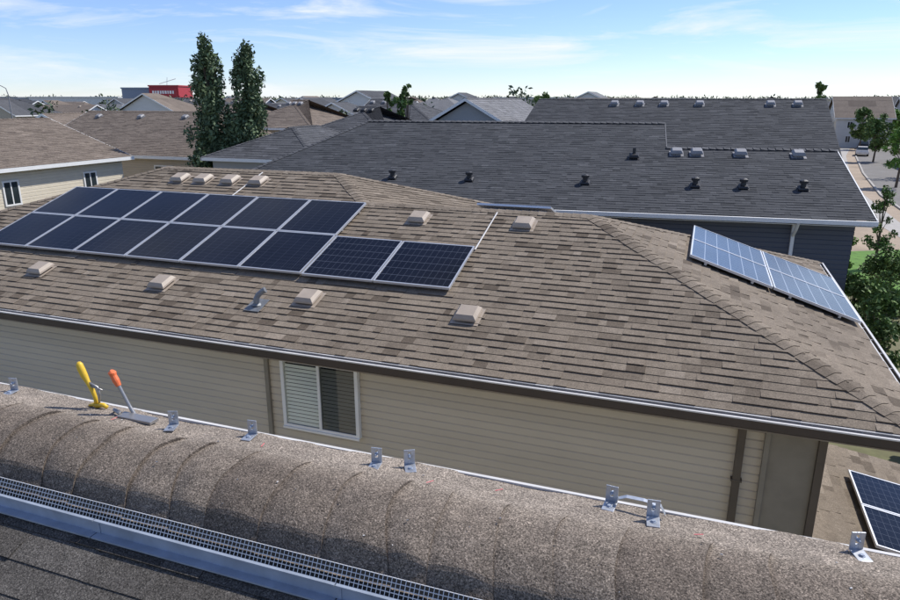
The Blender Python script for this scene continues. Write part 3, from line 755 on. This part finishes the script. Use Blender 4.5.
def bld(name,cx,cy,w_,d_,hh,mat,signmat=None):
    e=frame(name,cx,cy,0.0); m=MB(); m.box(cx-w_/2,cx+w_/2,cy-d_/2,cy+d_/2,0,hh); m.box(cx-w_/2-.3,cx+w_/2+.3,cy-d_/2-.3,cy+d_/2+.3,hh,hh+.5); m.build('walls',mat,e)
    m=MB(); k=int(w_/4)
    for i in range(k):
        for z in np.arange(1,hh-5.5,3.4):
            x=cx-w_/2+(i+.5)*w_/k; m.box(x-1.2,x+1.2,cy-d_/2-.06,cy-d_/2-.01,z,z+1.8)
    m.build('windows',M_glass,e)
    if signmat:
        m=MB(); y=cy-d_/2-.4
        m.box(cx-w_*.46,cx+w_*.46,y,y+.3,hh-4.2,hh-.8,0)
        x=cx-w_*.38; i=0
        while x<cx+w_*.36:
            ww=(.75,.5,.8,.6,.7)[i%5]; m.box(x,x+ww,y-.1,y-.01,hh-2.9,hh-1.7,1); x+=ww+.35; i+=1
        m.build('sign',[signmat,M_white],e)
    return e
M_red=plain('red_cladding',(.36,.025,.035),.6); M_blu=plain('blue_grey_cladding',(.20,.25,.32),.6)
bld('red_commercial_building',-117.5,300,12,16,14.0,M_red,M_red); bld('grey_commercial_building',-131,306,14,14,13.2,M_blu)
e=frame('crane_mast',-112,300,0.0); m=MB(); m.tube([(-116,292,14),(-115.5,292,17.5)],.12,0); m.tube([(-119,292,15),(-112,292,17)],.12,0); m.build('mast',M_white,e)
for i,(cx,cy,ww,hh) in enumerate(((-170,330,40,9.6),(-205,340,30,9),(-60,420,50,9.5),(60,480,60,10),(-280,420,60,10))):
    bld('warehouse',cx,cy,ww,20,hh,(M_whitesid,M_greysid,M_blu)[i%3])
def lamp(x,y,hh=9,s=1):
    e=frame('street_lamp',x,y,0.0); m=MB()
    m.tube([(x,y,0),(x,y,hh-1),(x-.15*s,y,hh-.3),(x-.7*s,y,hh),(x-1.8*s,y,hh+.05)],[.1,.06,.05,.045,.04],0,8)
    m.box(x-2*s-.3,x-2*s+.3,y-.12,y+.12,hh-.03,hh+.09,0); m.build('pole',M_ventlt,e)
lamp(-51,82,10.2); lamp(48,62,8); lamp(72,100,8); lamp(98,150,8)

# ================================================================== trees
def leaf_mat(name,dark,light):
    m,nt,b=newmat(name)
    uv=N(nt,'ShaderNodeUVMap',uv_map='rnd'); sp=N(nt,'ShaderNodeSeparateXYZ'); nt.links.new(uv.outputs[0],sp.inputs[0])
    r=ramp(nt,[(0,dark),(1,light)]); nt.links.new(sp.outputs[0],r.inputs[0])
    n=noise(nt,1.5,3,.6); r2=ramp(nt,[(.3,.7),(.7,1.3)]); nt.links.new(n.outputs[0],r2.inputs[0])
    nt.links.new(mixc(nt,'MULTIPLY',1,r.outputs[0],r2.outputs[0]),b.inputs['Base Color']); b.inputs['Roughness'].default_value=.6
    b.inputs['Specular IOR Level'].default_value=.3
    return m
M_pop=leaf_mat('poplar_leaf',(.065,.10,.05),(.16,.22,.11)); M_leaf=leaf_mat('green_leaf',(.06,.10,.03),(.15,.24,.06)); M_bright=leaf_mat('bright_leaf',(.08,.17,.03),(.2,.36,.07)); M_far=leaf_mat('far_leaf',(.05,.075,.04),(.11,.15,.08))
M_bark=plain('bark',(.12,.09,.065),.9,bump=.5)
def leaves(centers,radii,n,size,name,mat,parent,rng,aspect=(1,1,1)):
    centers=np.array(centers);radii=np.array(radii); k=len(centers)
    pr=radii**2/np.sum(radii**2); idx=rng.choice(k,n,p=pr)
    d=rng.normal(size=(n,3)); d/=np.linalg.norm(d,axis=1)[:,None]
    rad=rng.random(n)**.45
    P=centers[idx]+d*(radii[idx]*rad)[:,None]*np.array(aspect)
    a=rng.normal(size=(n,3)); a/=np.linalg.norm(a,axis=1)[:,None]; b=np.cross(a,rng.normal(size=(n,3))); b/=np.linalg.norm(b,axis=1)[:,None]
    s=size*(.6+.8*rng.random(n))[:,None]
    V=np.stack([P-a*s,P+b*s*.5,P+a*s,P-b*s*.5],1).reshape(-1,3)
    me=bpy.data.meshes.new(name); me.vertices.add(4*n); me.vertices.foreach_set('co',V.ravel()); me.loops.add(4*n); me.loops.foreach_set('vertex_index',np.arange(4*n)); me.polygons.add(n); me.polygons.foreach_set('loop_start',np.arange(n)*4); me.polygons.foreach_set('loop_total',np.full(n,4))
    me.update(calc_edges=True)
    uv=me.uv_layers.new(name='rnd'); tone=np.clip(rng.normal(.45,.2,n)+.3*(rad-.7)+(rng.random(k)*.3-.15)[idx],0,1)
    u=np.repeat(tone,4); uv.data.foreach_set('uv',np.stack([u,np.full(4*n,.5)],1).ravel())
    me.materials.append(mat); o=bpy.data.objects.new(name,me); col.objects.link(o)
    if parent: attach(o,parent)
    return o
def poplar(x,y,hh,rw,seed,n=17000):
    rng=np.random.default_rng(seed); e=frame('poplar_tree',x,y,0.0); m=MB()
    m.tube([(x,y,0),(x+.1,y,hh*.3),(x-.05,y,hh*.65),(x,y,hh*.95)],[.22,.17,.09,.02],0,8)
    cs=[];rd=[]
    for i in range(140):
        f=rng.random()**.85; z=hh*(.10+.87*f); prof_=rw*min(1,(f+.08)*4)*(1-f)**.42
        a=rng.random()*6.28; r=prof_*rng.uniform(.15,.92)
        c=(x+math.cos(a)*r,y+math.sin(a)*r,z); cs.append(c); rd.append(rw*rng.uniform(.15,.32)*(1.1-.55*f))
        if i%3==0: m.tube([(x,y,max(.8,z-1.6)),(x+math.cos(a)*r*.5,y+math.sin(a)*r*.5,z-.8),c],[.05,.035,.01],0,5)
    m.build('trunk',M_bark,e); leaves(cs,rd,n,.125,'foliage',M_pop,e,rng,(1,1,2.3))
PD=44
poplar((213-450)/680*PD*.975,PD,12.5,1.95,1); poplar((249-450)/680*(PD)*.98,PD+.8,12.2,1.95,2)
def tree(x,y,hh,cr,seed,mat=M_leaf,n=3500,size=.12,name='deciduous_tree',bare=.3):
    rng=np.random.default_rng(seed); e=frame(name,x,y,0.0); m=MB()
    m.tube([(x,y,0),(x+.05*hh/5,y,hh*bare),(x,y,hh*.75)],[.035*hh*.6,.025*hh*.6,.01*hh*.6],0,8)
    cs=[];rd=[]
    for i in range(26):
        f=rng.random(); z=hh*(bare+(.97-bare)*f); pr=cr*math.sin(math.pi*min(.95,.15+.8*f))**.7
        a=rng.random()*6.28; r=pr*rng.uniform(.2,.9); c=(x+math.cos(a)*r,y+math.sin(a)*r,z); cs.append(c); rd.append(cr*rng.uniform(.2,.36))
        m.tube([(x,y,hh*bare+(z-hh*bare)*.4),((x+c[0])/2,(y+c[1])/2,z*.85),c],[.02*hh*.3,.012*hh*.3,.004*hh*.3],0,5)
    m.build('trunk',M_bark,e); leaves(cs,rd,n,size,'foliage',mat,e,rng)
def at(u,dist): return ((u-450)/680*dist*1.0, dist)
tree(*at(885,35),4.4,.85,11,M_leaf,1500,.08,bare=.25)
tree(*at(846,31),3.3,.7,12,M_bright,2200,.08,bare=.2)
tree(*at(893,70),6.6,1.7,13,M_bright,3500,.14)
tree(*at(866,100),6.6,2.2,14,M_leaf,3000,.2); tree(*at(850,125),7.0,2.4,44,M_leaf,3000,.22); tree(*at(880,140),7.2,2.4,45,M_bright,2500,.22)
tree(*at(402,62),10.0,1.1,15,M_leaf,2500,.15,bare=.3); tree(*at(409,60),10.2,.7,19,M_leaf,1200,.15,bare=.3)
tree(*at(390,64),9.4,.9,16,M_leaf,1800,.15)
tree(*at(540,80),10.0,1.5,17,M_leaf,2500,.18); tree(*at(803,110),11.3,1.5,18,M_leaf,2000,.22); tree(*at(535,95),9.6,2,48,M_leaf,2000,.2)
for i,(u,d,hh,cr) in enumerate(((890,20.5,3.2,1.0),(903,18.5,3.4,1.1),(872,24,2.4,.9),(905,27,3.0,1.3))):
    tree(*at(u,d),hh,cr,30+i,M_leaf,5000,.07,name='shrub',bare=.08)
house('dark_roof_shed',7.0,10.6,13.5,20,3.2,M_grey,M_greysid,pitch=.33,axis='y',expo=.15,tabw=.3,vents=0,windows=False,seed=77,fascia=M_grey)
rng=np.random.default_rng(77)
cs=[];rd=[]
for i in range(190):
    d=rng.uniform(75,260); u=rng.uniform(-.72,.72); top=rng.uniform(5,8.6)*(1+(rng.random()<.16)*.22); r=rng.uniform(1.3,2.6)
    x=u*d
    if 0.5<u<.68 and d<180: continue
    for j in range(7): cs.append((x+rng.normal()*r*.5,d+rng.normal()*r*.5,top*rng.uniform(.45,.92))); rd.append(r*rng.uniform(.45,.75))
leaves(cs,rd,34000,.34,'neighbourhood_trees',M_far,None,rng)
cs=[];rd=[]
for i in range(1500):
    d=rng.uniform(380,900); u=rng.uniform(-.8,.8); r=rng.uniform(3,6)
    cs.append((u*d,d,rng.uniform(1,7.5+d*.004))); rd.append(r)
leaves(cs,rd,60000,.95,'distant_treeline',M_far,None,rng,(1.8,1,.6))

# ================================================================== camera, light, sky
cam=bpy.data.cameras.new('camera'); co=bpy.data.objects.new('camera',cam); col.objects.link(co); sc.camera=co
cam.sensor_width=36; cam.lens=36*680/900; cam.clip_end=12000; cam.clip_start=.05
co.location=(0,0,CAMZ); co.rotation_euler=(math.pi/2-math.atan(200/680),0,0)
sun=bpy.data.lights.new('sun','SUN'); so=bpy.data.objects.new('sun',sun); col.objects.link(so)
el=math.radians(50); sh=Vector((.9,.43)).normalized(); sd=Vector((sh.x*math.cos(el),sh.y*math.cos(el),math.sin(el)))
so.rotation_euler=sd.to_track_quat('Z','Y').to_euler(); sun.energy=5.0; sun.angle=math.radians(.5); sun.color=(1,.96,.90)
w=bpy.data.worlds.new('World'); sc.world=w; w.use_nodes=True; nt=w.node_tree
sky=nt.nodes.new('ShaderNodeTexSky'); sky.sky_type='NISHITA'; sky.sun_disc=False; sky.sun_elevation=el; sky.sun_rotation=math.atan2(sh.x,sh.y)
sky.altitude=1200; sky.air_density=1.0; sky.dust_density=.1; sky.ozone_density=4.0
tc=nt.nodes.new('ShaderNodeTexCoord')
mpn=nt.nodes.new('ShaderNodeMapping'); mpn.inputs['Scale'].default_value=(1.2,1.2,9); nt.links.new(tc.outputs['Generated'],mpn.inputs[0])
cn=nt.nodes.new('ShaderNodeTexNoise'); cn.inputs['Scale'].default_value=2.6; cn.inputs['Detail'].default_value=9; cn.inputs['Roughness'].default_value=.62; cn.inputs['Distortion'].default_value=.6
nt.links.new(mpn.outputs[0],cn.inputs['Vector'])
cr=ramp(nt,[(.50,0),(.60,.4),(.70,.9)]); nt.links.new(cn.outputs[0],cr.inputs[0])
tint=mixc(nt,'MULTIPLY',1,sky.outputs[0],(.95,.97,1.16))
cl=mixc(nt,'MIX',cr.outputs[0],tint,(6.9,7.2,7.6))
bg=nt.nodes['Background']; bg.inputs[1].default_value=.138; nt.links.new(cl,bg.inputs[0])
sc.view_settings.view_transform='Standard'; sc.view_settings.look='None'
